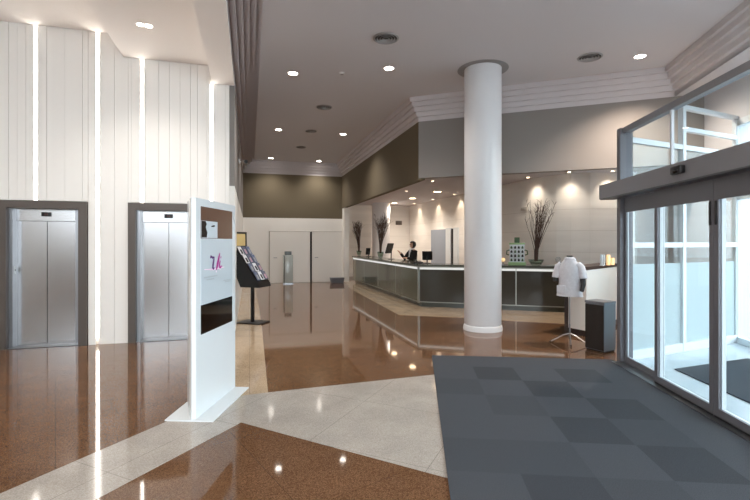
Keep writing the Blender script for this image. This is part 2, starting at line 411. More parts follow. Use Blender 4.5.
# reception back door (blue-grey leaf, white frame)
g = sgroup('door_3', (7.5, 0, 0))
mb = MB(); mb.box(-0.05, 0, 16.1, 17.6, 0, 2.13); mb.build('door_leaf', M['doorblue'], g)
mb = MB(); mb.box(-0.07, 0, 15.66, 16.08, 0, 2.16); mb.box(-0.07, 0, 15.06, 15.4, 0, 2.16); mb.build('door_frame', M['gloss_white'], g)
mb = MB(); mb.box(-0.04, 0, 15.41, 15.65, 0, 2.13); mb.build('door_opening', M['dkgap'], g)

# ------------------------------------------------------------------ entrance glazing (local: y along the doors away from camera, x outwards)
PD = cw(3.19, 5.02)
def frame_rect(mb, y0, y1, z0, z1, st, rt, rb, x0, x1):
    mb.box(x0, x1, y0, y0 + st, z0, z1); mb.box(x0, x1, y1 - st, y1, z0, z1)
    mb.box(x0, x1, y0 + st, y1 - st, z1 - rt, z1); mb.box(x0, x1, y0 + st, y1 - st, z0, z0 + rb)
def pane(y0, y1, z0, z1, x, parent, m=None, name='glass_pane'):
    mb = MB(); mb.box(x, x + 0.008, y0, y1, z0, z1); return mb.build(name, m or M['glass'], parent)
g = sgroup('window_1', PD, DOORROT)
mb = MB(); frame_rect(mb, 0.004, 0.866, 0.03, 2.18, 0.045, 0.18, 0.07, 0.072, 0.086); mb.build('lit_reveal', M['wframe'], g); mb = MB(); frame_rect(mb, 0.0, 0.87, 0.02, 2.19, 0.045, 0.19, 0.08, 0.05, 0.072); mb.box(0.0, 0.16, 0.872, 0.97, 0.0, 3.12); mb.build('window_frame', M['alu_door'], g)  # white rear frame puts daylight on the reveals into its colour
pane(0.045, 0.825, 0.10, 2.0, 0.06, g)
for n, (y0, y1) in enumerate(((-0.976, 0.0), (-1.955, -0.98))):
    g = sgroup('door_%d' % (4 + n), PD, DOORROT)
    mb = MB(); frame_rect(mb, y0, y1, 0.02, 2.19, 0.06, 0.20, 0.085, -0.03, -0.004); mb.build('door_frame', M['alu_door'], g)
    mb = MB(); frame_rect(mb, y0 + 0.004, y1 - 0.004, 0.03, 2.18, 0.062, 0.18, 0.07, -0.004, 0.032); mb.build('lit_reveal', M['wframe'], g)  # white rear half: daylit reveals of the leaf painted in
    pane(y0 + 0.058, y1 - 0.058, 0.10, 2.0, -0.018, g)
    hy = y0 + 0.045 if n == 0 else y1 - 0.03
    mb = MB(); mb.box(-0.040, -0.03, hy - 0.011, hy + 0.011, 1.76, 1.98, 0.004); mb.build('door_latch', M['black'], g)
    mb = MB(); mb.box(-0.034, -0.03, y0 + 0.01, y1 - 0.01, 0.02, 0.035); mb.build('door_seal', M['black'], g)
g = sgroup('window_2', PD, DOORROT)
mb = MB(); frame_rect(mb, -2.9, -1.96, 0.02, 2.19, 0.06, 0.19, 0.08, 0.05, 0.10); mb.build('window_frame', M['alu'], g)
pane(-2.84, -2.0, 0.10, 2.0, 0.07, g)
g = sgroup('window_3', PD, DOORROT)
mb = MB(); frame_rect(mb, -2.9, 0.97, 2.36, 3.12, 0.055, 0.075, 0.05, 0.03, 0.11); mb.build('window_frame', M['alu'], g)
mb = MB(); mb.box(0.05, 0.08, -0.185, -0.155, 2.41, 3.045); mb.build('mullion', M['wframe'], g)
pane(-0.15, 0.915, 2.41, 3.045, 0.07, g); pane(-2.84, -0.19, 2.41, 3.045, 0.07, g)
mb = MB(); mb.box(-0.10, 0.16, -2.9, 0.9, 0.0, 0.018); struct(mb.build('sill', M['steel_dark'], None, PD, DOORROT))
op = thing('door_operator', 'long grey aluminium housing running above the sliding glass doors', 'door operator', PD, DOORROT)
mb = MB(); mb.prism([(-0.17, -2.95), (0.03, -2.95), (0.03, 1.10), (-0.17, 1.10)], 2.20, 2.385); mb.build('housing', M['alu'], op)
mb = MB(); mb.box(-0.165, 0.02, -2.95, 1.095, 2.185, 2.20); mb.build('underside', M['alu_dark'], op)
mb = MB(); mb.box(-0.175, 0.02, 1.10, 1.108, 2.195, 2.39); mb.build('end_cap', M['alu_dark'], op)
sn = thing('motion_sensor', 'small black motion sensor fixed to the grey housing above the doors', 'sensor', PD + Matrix.Rotation(DOORROT, 3, 'Z') @ Vector((-0.172, -0.72, 2.31)), DOORROT)
mb = MB(); mb.box(-0.05, 0.0, -0.085, 0.085, -0.045, 0.035, 0.012); mb.build('sensor_body', M['black'], sn)
mb = MB(); mb.ball((-0.052, 0, -0.015), 0.028, 0.6, 1.6, 0.8); mb.build('lens', M['scr_black'], sn)

# vestibule ---------------------------------------------------------------
A = cw(3.40, 6.02); B = cw(5.84, 7.14)
va = math.atan2(B.y - A.y, B.x - A.x); L = (B - A).length
mb = MB(); mb.prism([xy(cw(3.28, 6.02)), xy(cw(3.05, 2.0)), xy(cw(5.4, 1.9)), xy(B)], 0.0, 0.004); struct(mb.build('floor_vestibule', M['vfloor']))
g = sgroup('window_4', A, va)
mb = MB()
xs = [0.0, L * 0.46, L]
def vx(px):   # distance along the vestibule side wall for a picture column
    xn = (px - CX) / FOC; ax, ay, bx, by = 3.40, 6.02, 5.84, 7.14
    s = (xn * ay - ax) / ((bx - ax) - xn * (by - ay)); return s * L
m1 = vx(682)
for x, zt in ((0.05, 3.04), (m1, 3.60), (L - 0.06, 3.60)): mb.box(x - 0.035, x + 0.035, -0.04, 0.04, 0.0, zt)
for z0, z1, u0 in ((0.0, 0.13, 0), (1.53, 1.60, 0), (2.96, 3.03, 0), (3.24, 3.30, m1), (3.56, 3.62, m1), (2.42, 2.47, 0)): mb.box(u0, L, -0.035, 0.035, z0, z1)
mb.build('window_frame', M['wframe'], g)
for a, b in ((0.06, m1 - 0.03), (m1 + 0.03, L - 0.08)):
    mb = MB(); mb.box(a, b, 0.0, 0.008, 0.13, 1.30); mb.build('frosted_pane', M['frost'], g)
    mb = MB(); mb.box(a, b, 0.0, 0.008, 1.302, 2.97); mb.build('glass_pane', M['glass'], g)
# roof beams of the glass vestibule
# facade wall with a wide glazed bay
fl = lambda s, off=0.0: FE + fd * s + fo * off
sB = (Vector(xy(B)) - FE).dot(fd)
mb = MB()
mb.prism([xy(fl(-2.95)), xy(fl(sB - 0.05)), xy(fl(sB - 0.05, 0.25)), xy(fl(-2.95, 0.25))], 0, 5.3)
mb.prism([xy(fl(sB - 0.05)), xy(fl(sB + 5.5)), xy(fl(sB + 5.5, 0.25)), xy(fl(sB - 0.05, 0.25))], 3.55, 5.3)
mb.prism([xy(fl(sB + 5.5)), xy(fl(13.5)), xy(fl(13.5, 0.25)), xy(fl(sB + 5.5, 0.25))], 0, 0.5)
mb.prism([xy(fl(sB + 5.5)), xy(fl(13.5)), xy(fl(13.5, 0.25)), xy(fl(sB + 5.5, 0.25))], 3.55, 5.3)
mb.prism([E, G2, xy(fl(13.5)), xy(fl(-0.2))], ZL, ZL + 0.06)
struct(mb.build('wall_facade', M['ceil']))
g = sgroup('window_5')
g.location = (fl(sB).x, fl(sB).y, 0); g.rotation_euler = (0, 0, math.atan2(fd.y, fd.x))
mb = MB()
for x in (0.04, 0.9, 1.8, 2.7, 3.6, 4.5, 5.42): mb.box(x - 0.04, x + 0.04, -0.05, 0.05, 0, 3.55)
for z0, z1 in ((0, 0.1), (2.28, 2.36), (3.45, 3.55)): mb.box(0, 5.5, -0.04, 0.04, z0, z1)
mb.build('window_frame', M['wframe'], g)
mb = MB(); mb.box(0.05, 5.45, 0, 0.008, 0.1, 3.5); mb.build('glass_pane', M['glass'], g)
# mat
vm = MB(); vm.prism([xy(cw(3.76, 5.57)), xy(cw(3.66, 3.0)), xy(cw(4.95, 3.0)), xy(cw(5.10, 6.08))], 0.005, 0.017)
tag(vm.build('doormat', M['mat']), 'dark charcoal doormat on the pale vestibule floor behind the glass doors', 'doormat')
# outdoors
def outside_box(name, label, cat, X0, X1, Y0, Y1, z1, m):
    t = thing(name, label, cat, cw((X0 + X1) / 2, (Y0 + Y1) / 2, -0.21), CAMROT); w, d = (X1 - X0) / 2, (Y1 - Y0) / 2
    mb = MB(); mb.box(-w, w, -d, d, 0, z1 + 0.2); mb.build('wall', m, t)
    return t, w, d
t, w, d = outside_box('building', 'grey rendered building standing outside, seen through the entrance glass', 'building', 15.8, 17.6, 25, 29, 4.4, M['bldg'])
for i in range(1):
    for j in range(1):
        mb = MB(); x = -w + 0.7 + i * 1.65; mb.box(x, x + 0.9, -d - 0.03, -d + 0.02, 1.0 + j * 2.6, 2.5 + j * 2.6); mb.build('window', M['bwin'], t)
mb = MB(); mb.box(-w - 0.1, w + 0.1, -d - 0.1, d + 0.1, 4.6, 4.75); mb.build('roof', M['alu_dark'], t)
t, w, d = outside_box('garden_wall', 'low dark grey wall outdoors beyond the frosted vestibule glass', 'wall', 6.5, 17.5, 12.2, 12.5, 1.45, M['bldg'])
mb = MB(); mb.box(-w - 0.03, w + 0.03, -d - 0.05, d + 0.05, 1.65, 1.72); mb.build('coping', M['alu_dark'], t)
tr = thing('tree', 'dark leafy tree outdoors seen through the sliding door glass', 'tree', cw(11.4, 15.4, -0.21))
mb = MB(); mb.tube([(0, 0, 0), (0.05, 0, 0.9), (-0.05, 0.05, 1.8), (0.05, 0, 2.9), (0.1, 0, 4.0)], [0.14, 0.12, 0.10, 0.07, 0.03], 10)
tips = []
for k in range(26):
    z = random.uniform(1.5, 3.7); a = random.uniform(0, 2 * PI); l = random.uniform(0.6, 1.5)
    p = Vector((0, 0, z)); e = p + Vector((math.cos(a) * l, math.sin(a) * l, random.uniform(0.1, 0.7)))
    mb.tube([p, (p + e) / 2 + Vector((0, 0, 0.1)), e], [0.035, 0.022, 0.008], 5); tips.append(e); tips.append((p + e) / 2)
mb.build('trunk', M['bark'], tr)
mb = MB()
for e in tips:
    for q in range(26):
        c = e + Vector((random.gauss(0, .22), random.gauss(0, .22), random.gauss(0, .18)))
        u = Vector((random.uniform(-1, 1), random.uniform(-1, 1), random.uniform(-1, 1))).normalized() * 0.09
        v = u.orthogonal().normalized() * 0.045
        mb.quad([c - u, c + v, c + u, c - v])
mb.build('foliage', M['leaf'], tr)

# ------------------------------------------------------------------ elevators
def elevator(xa, xb, xc, xd, label, plate):
    x0 = (xa + xd) / 2; t = thing('elevator', label, 'elevator', (x0, YE, 0)); a, b, c, d = xa - x0, xb - x0, xc - x0, xd - x0
    mb = MB(); a += .006; d -= .006; mb.box(a, b, -0.035, 0.2, 0, 2.232); mb.box(c, d, -0.035, 0.2, 0, 2.232); mb.box(b, c, -0.035, 0.2, 2.12, 2.232); mb.build('door_surround', M['bronze'], t)
    mb = MB(); mb.box(b, b + 0.05, 0.05, 0.26, 0, 2.12); mb.box(c - 0.10, c, 0.16, 0.26, 0, 2.12); mb.build('jamb', M['steel_dark'], t)
    mb = MB(); mb.box(b + 0.05, c - 0.10, 0.155, 0.26, 1.935, 2.12); tp = mb.build('transom', M['steel'], t)
    mm = (b + c) / 2 - 0.02
    mb = MB(); mb.box(mm - 0.065, mm + 0.065, 0.14, 0.155, 2.005, 2.07, 0.004); dsp = mb.build('floor_indicator', M['black'], tp)
    mb = MB(); mb.box(mm - 0.02, mm - 0.008, 0.136, 0.14, 2.02, 2.055); mb.box(mm + 0.008, mm + 0.02, 0.136, 0.14, 2.02, 2.055); mb.build('indicator_digit', mat('dim_red_led', (90, 30, 26), 0.4), dsp)
    sp = (b + 0.05 + c - 0.10) / 2
    for (u, v, y) in ((b + 0.05, sp - 0.003, 0.19), (sp + 0.003, c - 0.10, 0.20)):
        mb = MB(); mb.box(u, v, y, y + 0.035, 0.012, 1.93); mb.build('door_panel', M['steel'], t)
    mb = MB(); mb.box(b, c, 0.0, 0.27, 0.004, 0.012); mb.build('sill', M['steel_dark'], t)
    if plate:
        mb = MB(); mb.box(b + 0.05, b + 0.056, 0.09, 0.13, 1.12, 1.24); pl = mb.build('call_plate', M['gloss_white'], t)
        mb = MB(); mb.box(b + 0.056, b + 0.062, 0.10, 0.12, 1.17, 1.19); mb.build('call_button', M['black'], pl)
    return t
elevator(*ELEV[0], 'closed steel elevator doors in a dark frame, left of the floor-length light strip', True)
elevator(*ELEV[1], 'closed steel elevator doors in a dark frame, directly behind the white kiosk', False)
# vertical light strips
for x, z0, z1, lab in ((LEDX[0], 2.25, 4.9, 'vertical white light strip above the elevator nearest the picture edge'),
                       (LEDX[1], 0.12, 4.9, 'tall vertical white light strip running to the floor between the two elevators'),
                       (LEDX[2], 2.25, 4.55, 'vertical white light strip above the elevator behind the kiosk'),
                       (LEDX[3], 0.12, 4.25, 'vertical white light strip near the end of the white boarded wall, beside the hall')):
    mb = MB(); mb.box(x - 0.012, x + 0.012, YE + 0.012, YE + 0.05, z0, z1); o = mb.build('light_strip', M['led'])
    tag(o, lab, 'light strip', 'light strips in the boarded wall')

# ------------------------------------------------------------------ kiosk (local y along its screen face, x=0 is that face)
kp = cw(-1.605, 3.98, 0.003)
kr = Matrix.Rotation(-DOORROT, 3, 'Z')
def kl(X, Y): v = kr @ (cw(X, Y) - Vector((kp.x, kp.y, 0))); return (v.x, v.y)
k = thing('information_kiosk', 'tall white free-standing information kiosk with a portrait screen', 'kiosk', kp, DOORROT)
mb = MB(); mb.prism([kl(-1.88, 3.97), kl(-1.44, 3.945), kl(-1.385, 4.87), kl(-1.86, 4.90)], 0, 0.012); mb.build('base_plate', M['gloss_white'], k)
sec = [(0.0, 0.0), (0.0, 0.905), kl(-1.80, 4.90), kl(-1.868, 4.42), kl(-1.66, 3.985), kl(-1.64, 3.968)]
b2 = MB(); b2.prism(sec, 0.012, 2.0); b2.build('body', M['gloss_white'], k)
x = 0.004
mb = MB(); mb.mi = 0; mb.box(-0.002, x, 0.092, 0.815, 0.75, 1.02)
mb.mi = 1; mb.box(-0.002, x, 0.092, 0.815, 1.02, 1.635)
mb.mi = 2; mb.box(-0.002, x, 0.092, 0.815, 1.635, 1.93)
sc = mb.build('screen', [M['scr_black'], M['scr_white'], M['scr_brown']], k)
mb = MB(); mb.box(x, x + 0.001, 0.094, 0.44, 1.64, 1.80); pp = mb.build('portrait_picture', M['scr_white'], sc); 
mb = MB(); mb.mi = 0; xx = x + 0.002
def blob(mb, pts): mb.quad([(xx, u, z) for u, z in pts])
blob(mb, [(0.097, 1.645), (0.20, 1.645), (0.215, 1.69), (0.18, 1.74), (0.20, 1.77), (0.18, 1.797), (0.097, 1.797)])
mb.build('portrait_hair', M['scr_black'], pp); mb = MB()
blob(mb, [(0.30, 1.745), (0.37, 1.75), (0.385, 1.765), (0.34, 1.765), (0.30, 1.755)])
mb.build('portrait_eye', M['scr_black'], pp)
def ribbon(mb, pts, ws, X):   # flat brush stroke on the screen
    n = len(pts); l = []; r = []
    for i in range(n):
        a = Vector(pts[max(0, i - 1)]); b = Vector(pts[min(n - 1, i + 1)]); d = (b - a).normalized(); q = Vector((-d.y, d.x)) * ws[i] * 0.65
        p = Vector(pts[i]); l.append(p + q); r.append(p - q)
    for i in range(n - 1): mb.quad([(X, l[i].x, l[i].y), (X, l[i + 1].x, l[i + 1].y), (X, r[i + 1].x, r[i + 1].y), (X, r[i].x, r[i].y)])
mb = MB(); xx = x + 0.003
mb.mi = 0; ribbon(mb, [(0.275, 1.445), (0.285, 1.462), (0.305, 1.458), (0.33, 1.448), (0.36, 1.458)], [.012, .022, .018, .016, .01], xx)
ribbon(mb, [(0.36, 1.458), (0.35, 1.42), (0.335, 1.38), (0.33, 1.35), (0.345, 1.34), (0.365, 1.352)], [.014, .02, .024, .024, .018, .008], xx + 0.0005)
mb.mi = 1; ribbon(mb, [(0.49, 1.49), (0.465, 1.44), (0.435, 1.38), (0.41, 1.335), (0.40, 1.325)], [.012, .026, .03, .02, .008], xx + 0.001)
ribbon(mb, [(0.50, 1.415), (0.485, 1.38), (0.485, 1.35), (0.51, 1.345), (0.545, 1.365)], [.014, .024, .024, .018, .008], xx + 0.0005)
blob(mb, [(0.505, 1.44), (0.525, 1.435), (0.53, 1.455), (0.512, 1.46)])
mb.mi = 2; ribbon(mb, [(0.15, 1.345), (0.35, 1.335), (0.6, 1.345)], [.006, .014, .006], xx - 0.0005)
blob(mb, [(0.395, 1.305), (0.415, 1.30), (0.42, 1.318), (0.40, 1.322)]); blob(mb, [(0.485, 1.325), (0.505, 1.322), (0.507, 1.338), (0.488, 1.338)])
mb.build('screen_logo', [M['purple'], M['magenta'], M['pink']], sc)
for (u0, u1, z) in ((0.15, 0.42, 1.265), (0.2, 0.36, 1.24), (0.58, 0.77, 1.20), (0.62, 0.75, 1.185)):
    u = u0; mb = MB()
    while u < u1: mb.quad([(xx, u, z), (xx, u + 0.016, z), (xx, u + 0.016, z + 0.010), (xx, u, z + 0.010)]); u += 0.024
    mb.build('caption_line', M['greyink'], sc)

# ------------------------------------------------------------------ brochure stand
bp = cw(-2.46, 8.86, 0.004)
t = thing('leaflet_stand', 'black leaflet stand on a single post beside the white kiosk', 'leaflet stand', bp, CAMROT - math.radians(18))
mb = MB(); mb.box(-0.24, 0.30, -0.2, 0.2, 0.0, 0.02, 0.005); mb.build('base_plate', M['black'], t)
mb = MB(); mb.box(-0.005, 0.045, -0.03, 0.03, 0.02, 0.85); mb.build('post', M['black'], t)
n = Vector((0.82, 0, 0.57))
mb = MB(); mb.loft([[(-0.29, y, 1.50), (-0.24, y, 1.50), (0.29, y, 0.79), (0.31, y, 0.72), (-0.12, y, 0.72), (-0.25, y, 1.0)] for y in (-0.21, 0.21)]); rk = mb.build('rack', M['black'], t)
mb = MB(); mb.loft([[(-0.29, y, 1.49), (-0.27, y, 1.49), (-0.275, y, 1.81), (-0.295, y, 1.81)] for y in (-0.235, 0.235)]); hd = mb.build('header_frame', M['black'], t)
mb = MB(); mb.quad([(-0.2685, -0.175, 1.53), (-0.2685, 0.175, 1.53), (-0.2725, 0.175, 1.77), (-0.2725, -0.175, 1.77)]); mb.build('header_card', M['cream'], hd)
gd = 'leaflets in the black stand'
ws = Matrix.Translation(bp) @ Matrix.Rotation(CAMROT - math.radians(18), 4, 'Z')
tones = ['white', 'black', 'slate', 'rose', 'blue', 'grey']
tdir = Vector((0.53, 0, -0.71)).normalized(); nrm = Vector((0.71, 0, 0.53)).normalized()
rows = ['top', 'second', 'third', 'bottom']; cols = ['nearest', 'middle', 'farthest']
leaf_i = 0
for r in range(4):
    for c in range(3):
        base = Vector((-0.24, 0, 1.50)) + tdir * (0.10 + 0.205 * r) + nrm * 0.012; y = -0.14 + 0.14 * c
        mb = MB(); li = (r * 5 + c * 2 + (r % 2)) % 6
        pts = []
        for (a, bq, h) in ((-0.09, -0.055, 0), (-0.09, 0.055, 0), (0.095, 0.055, 0), (0.095, -0.055, 0)):
            pts.append(base + tdir * a + Vector((0, y + bq, 0)) + nrm * (0.004 if a > 0 else 0.02))
        mb.mi = 0; mb.loft([[ws @ p for p in pts], [ws @ (p + nrm * 0.008) for p in pts]])
        mb.mi = 1; q = [p + nrm * 0.0085 for p in pts]; cc = sum(q, Vector()) / 4
        mb.quad([ws @ (cc + (p - cc) * 0.55 + tdir * 0.025) for p in q])
        o = mb.build('leaflet', [LEAFLETS[li], LEAFLETS[(li + 1) % 6]])
        tag(o, '%s leaflet in the %s row of the black stand, %s of three to the viewer' % (tones[li], rows[r], cols[c]), 'leaflet', gd)

# ------------------------------------------------------------------ far hall: grey totem and floor box
t = thing('totem', 'slim grey glass totem standing before the white back wall of the hall', 'totem', cw(-3.36, 17.15, 0.0), 0)
mb = MB(); mb.box(-0.18, 0.18, -0.1, 0.1, 0.03, 1.12, 0.01); mb.build('glass_body', mat('grey_green_glass', (182, 188, 184), 0.15), t)
mb = MB(); mb.box(-0.13, 0.13, -0.08, 0.08, 1.12, 1.26, 0.01); mb.build('cap', mat('dark_grey_glass', (104, 110, 110), 0.15), t)
mb = MB(); mb.box(-0.19, 0.19, -0.12, 0.12, 0, 0.03); mb.build('foot', M['steel_dark'], t)
mb = MB(); mb.box(-0.15, -0.13, -0.105, -0.1, 0.05, 1.10); mb.build('edge_strip', M['dkgap'], t)
fb = cw(-1.5, 17.55)
t = thing('floor_planter', 'low grey metal trough on the floor at the end of the hall', 'planter', fb, 0)
mb = MB(); mb.loft([[(-0.24 - s, -0.10 - s, z), (0.24 + s, -0.10 - s, z), (0.24 + s, 0.10 + s, z), (-0.24 - s, 0.10 + s, z)] for z, s in ((0, 0), (0.2, 0.03))]); mb.build('trough', M['greybox'], t)
mb = MB(); mb.box(-0.28, 0.28, -0.14, 0.14, 0.2, 0.215, 0.004); mb.build('rim', M['steel_dark'], t)

# ------------------------------------------------------------------ reception counter
K0, K1, K2 = (4.0, 17.42), (4.03, 10.30), xy(cw(4.40, 10.05))
ct = thing('reception_counter', 'long angled reception counter with dark glass front and lit edge', 'counter', (0, 0, 0))
cpath = [K0, K1, K2]
def off(d): return offset_path(cpath, d)      # + = towards the hall
def strip(name, d0, d1, z0, z1, m):
    a, b = off(d0), off(d1); mb = MB()
    n = len(a); mb.prism(a + b[::-1], z0, z1); return mb.build(name, m, ct)
# travel K0->K1 goes towards the camera: right of travel is the hall side
strip('kick_base', -0.10, -0.45, 0.003, 0.11, M['ctop'])
strip('carcass', -0.03, -0.45, 0.11, 0.97, M['cglass2'])
strip('worktop', 0.05, -0.68, 1.015, 1.06, M['ctop'])
strip('top_rail', 0.0, -0.45, 0.985, 1.015, M['ctrim'])
strip('light_strip', 0.004, -0.02, 0.935, 0.985, M['ledc'])
strip('bottom_rail', 0.008, -0.03, 0.12, 0.14, M['ctrim'])
def seg_panels(a, b, n, m):
    a = Vector(a); b = Vector(b); d = (b - a).normalized(); nn = Vector((d.y, -d.x)); l = (b - a).length
    for i in range(n):
        p = a + d * (l * i / n + 0.012); q = a + d * (l * (i + 1) / n - 0.012)
        mb = MB(); mb.prism([xy(p), xy(q), xy(q - nn * 0.03), xy(p - nn * 0.03)], 0.145, 0.935); mb.build('glass_panel', m, ct)
        if i:
            p = a + d * (l * i / n); mb = MB(); mb.prism([xy(p - d * 0.012 + nn * 0.004), xy(p + d * 0.012 + nn * 0.004), xy(p + d * 0.012 - nn * 0.03), xy(p - d * 0.012 - nn * 0.03)], 0.145, 0.985); mb.build('joint_strip', M['ctrim'], ct)
seg_panels(K0, K1, 4, M['cglass']); seg_panels(K1, K2, 3, M['cglass2'])
mb = MB(); mb.box(K1[0] - 0.025, K1[0] + 0.025, K1[1] - 0.025, K1[1] + 0.025, 0.11, 0.985); mb.build('corner_post', M['ctrim'], ct)
# white desk wing beside the entrance
dw = thing('desk_wing', 'white side desk with a dark brown top ledge beside the entrance doors', 'desk', (0, 0, 0))
P = [cw(3.405, 7.85), cw(3.58, 7.52), cw(4.80, 8.75), cw(4.62, 9.10)]
mb = MB(); mb.prism([xy(p) for p in P], 0.10, 1.13); mb.build('body', M['white'], dw)
cen = sum(P, Vector()) / 4
mb = MB(); mb.prism([xy(cen + (p - cen) * 0.985) for p in P], 0.003, 0.10); mb.build('kick_base', M['darkwood'], dw)
mb = MB(); mb.prism([xy(cen + (p - cen) * 1.03) for p in P], 1.13, 1.185); mb.build('top_ledge', M['darkwood'], dw)
e0 = cw(3.395, 7.87); mb = MB(); mb.prism([xy(e0 + Vector(v)) for v in ((-0.045, -0.0, 0), (0.0, -0.045, 0), (0.03, 0.0, 0), (0, 0.04, 0))], 0.003, 1.13); mb.build('edge_post', M['darkwood'], dw)
# things on the ledge
def on_ledge(px, Y): return cw((px - CX) / FOC * Y, Y, 1.185)
p = on_ledge(602.5, 7.97)
t = thing('card_holder', 'small white and dark card holder on the brown desk ledge', 'card holder', p, CAMROT + 0.75)
mb = MB(); mb.box(-0.06, 0.06, -0.03, 0.03, 0, 0.012); mb.build('base', M['gloss_white'], t)
mb = MB(); mb.box(-0.055, -0.02, -0.02, 0.02, 0.012, 0.20); mb.box(0.02, 0.055, -0.02, 0.02, 0.012, 0.19); mb.build('card', M['gloss_white'], t)
mb = MB(); mb.box(-0.018, 0.018, -0.015, 0.015, 0.012, 0.185); mb.build('dark_card', M['darkwood'], t)
for px, Y, h, lab in ((608.3, 8.12, 0.19, 'taller glowing cream candle on the brown desk ledge'), (612.6, 8.24, 0.13, 'shorter glowing cream candle on the ledge, nearest the door frame')):
    t = thing('candle', lab, 'candle', on_ledge(px, Y), 0, 'candles on the desk ledge')
    mb = MB(); mb.lathe([(0.034, 0), (0.036, h * 0.98), (0.02, h), (0.0, h - 0.004)], seg=20); mb.build('wax', M['candle'], t)
    mb = MB(); mb.tube([(0, 0, h - 0.004), (0.002, 0, h + 0.014)], 0.002, 6); mb.build('wick', M['black'], t)
# black bin box
t = thing('waste_bin', 'black and grey square waste bin standing against the grey door frame', 'bin', cw(3.35, 6.60, 0.003), CAMROT - math.radians(60.5))
BX, BY = 0.15, 0.135
mb = MB(); mb.box(-BX, BX, -BY, BY, 0.02, 0.70); mb.build('body', M['greybox'], t)
mb = MB(); mb.box(-BX - 0.006, BX + 0.006, -BY - 0.012, BY + 0.006, 0.70, 0.735, 0.005); mb.build('lid', M['greybox'], t)
mb = MB(); mb.box(-BX + 0.004, BX - 0.004, -BY - 0.012, -BY, 0.03, 0.685); mb.build('front_panel', M['blackwood'], t)
mb = MB(); mb.box(-BX + 0.01, BX - 0.01, -BY + 0.01, BY - 0.01, 0, 0.02); mb.build('foot', M['black'], t)

# ------------------------------------------------------------------ mannequin bust with a white shirt
mp_ = cw(3.10, 7.07, 0.003)
t = thing('mannequin', 'headless black mannequin torso on a thin tripod stand beside the desk', 'mannequin', mp_, CAMROT + math.radians(-38))
def ell(cx, cy, z, rx, ry, n=28, pw=1.0):
    return [(cx + rx * math.copysign(abs(math.cos(2 * PI * i / n)) ** pw, math.cos(2 * PI * i / n)), cy + ry * math.copysign(abs(math.sin(2 * PI * i / n)) ** pw, math.sin(2 * PI * i / n)), z) for i in range(n)]
mb = MB(); mb.loft([ell(0, 0, 0.80, 0.13, 0.09), ell(0, 0, 0.95, 0.125, 0.09), ell(0, 0, 1.08, 0.135, 0.10), ell(0, 0, 1.2, 0.15, 0.095), ell(0, 0, 1.27, 0.13, 0.075), ell(0, 0, 1.31, 0.06, 0.055), ell(0, 0, 1.37, 0.052, 0.05), ell(0, 0, 1.39, 0.045, 0.042)])
mb.build('torso', M['black'], t)
for s, e in ((1, [(0.15, 0, 1.23), (0.195, -0.015, 1.08), (0.21, -0.045, 0.94), (0.20, -0.09, 0.84)]), (-1, [(-0.15, 0, 1.23), (-0.195, -0.015, 1.10), (-0.205, -0.06, 0.97)])):
    mb = MB(); mb.tube(e, [0.05, 0.043, 0.038, 0.03][:len(e)], 12); mb.build('arm', M['black'], t)
mb = MB(); mb.tube([(0, 0, 0.20), (0, 0, 0.82)], 0.009, 12); mb.tube([(0, 0, 0.10), (0, 0, 0.30)], 0.013, 12); mb.build('pole', M['steel_dark'], t)
for a in (math.radians(208), math.radians(-18 + 10), math.radians(268 + 20)):
    mb = MB(); mb.tube([(0, 0, 0.15), (0.10 * math.cos(a), 0.10 * math.sin(a), 0.12), (0.29 * math.cos(a), 0.29 * math.sin(a), 0.012)], 0.010, 8); lg = mb.build('leg', M['steel_dark'], t)
    mb = MB(); mb.ball((0.29 * math.cos(a), 0.29 * math.sin(a), 0.014), 0.014); mb.build('foot_cap', M['black'], lg)
sh = MB().loft([ell(0, 0, z, rx, ry) for z, rx, ry in ((0.745, 0.20, 0.135), (0.80, 0.19, 0.13), (0.95, 0.165, 0.115), (1.08, 0.165, 0.122), (1.19, 0.17, 0.115), (1.25, 0.15, 0.095), (1.30, 0.10, 0.075), (1.335, 0.068, 0.062), (1.345, 0.07, 0.066))], cap=False).build('shirt', M['tee'], t)
for s in (1, -1):
    mb = MB(); mb.tube([(s * 0.11, 0, 1.245), (s * 0.165, 0, 1.20), (s * 0.195, -0.015, 1.10), (s * 0.203, -0.025, 1.03)], [0.065, 0.066, 0.062, 0.064], 16, cap=False); mb.build('sleeve', M['tee'], sh)
mb = MB(); mb.loft([ell(0, 0, z, rx, ry) for z, rx, ry in ((1.325, 0.07, 0.064), (1.365, 0.064, 0.06), (1.35, 0.082, 0.076), (1.318, 0.09, 0.083))], cap=False); mb.build('collar', M['tee'], sh)
mb = MB(); mb.box(-0.16, -0.03, -0.139, -0.122, 0.80, 0.92, 0.006); mb.build('pocket', M['tee'], sh)

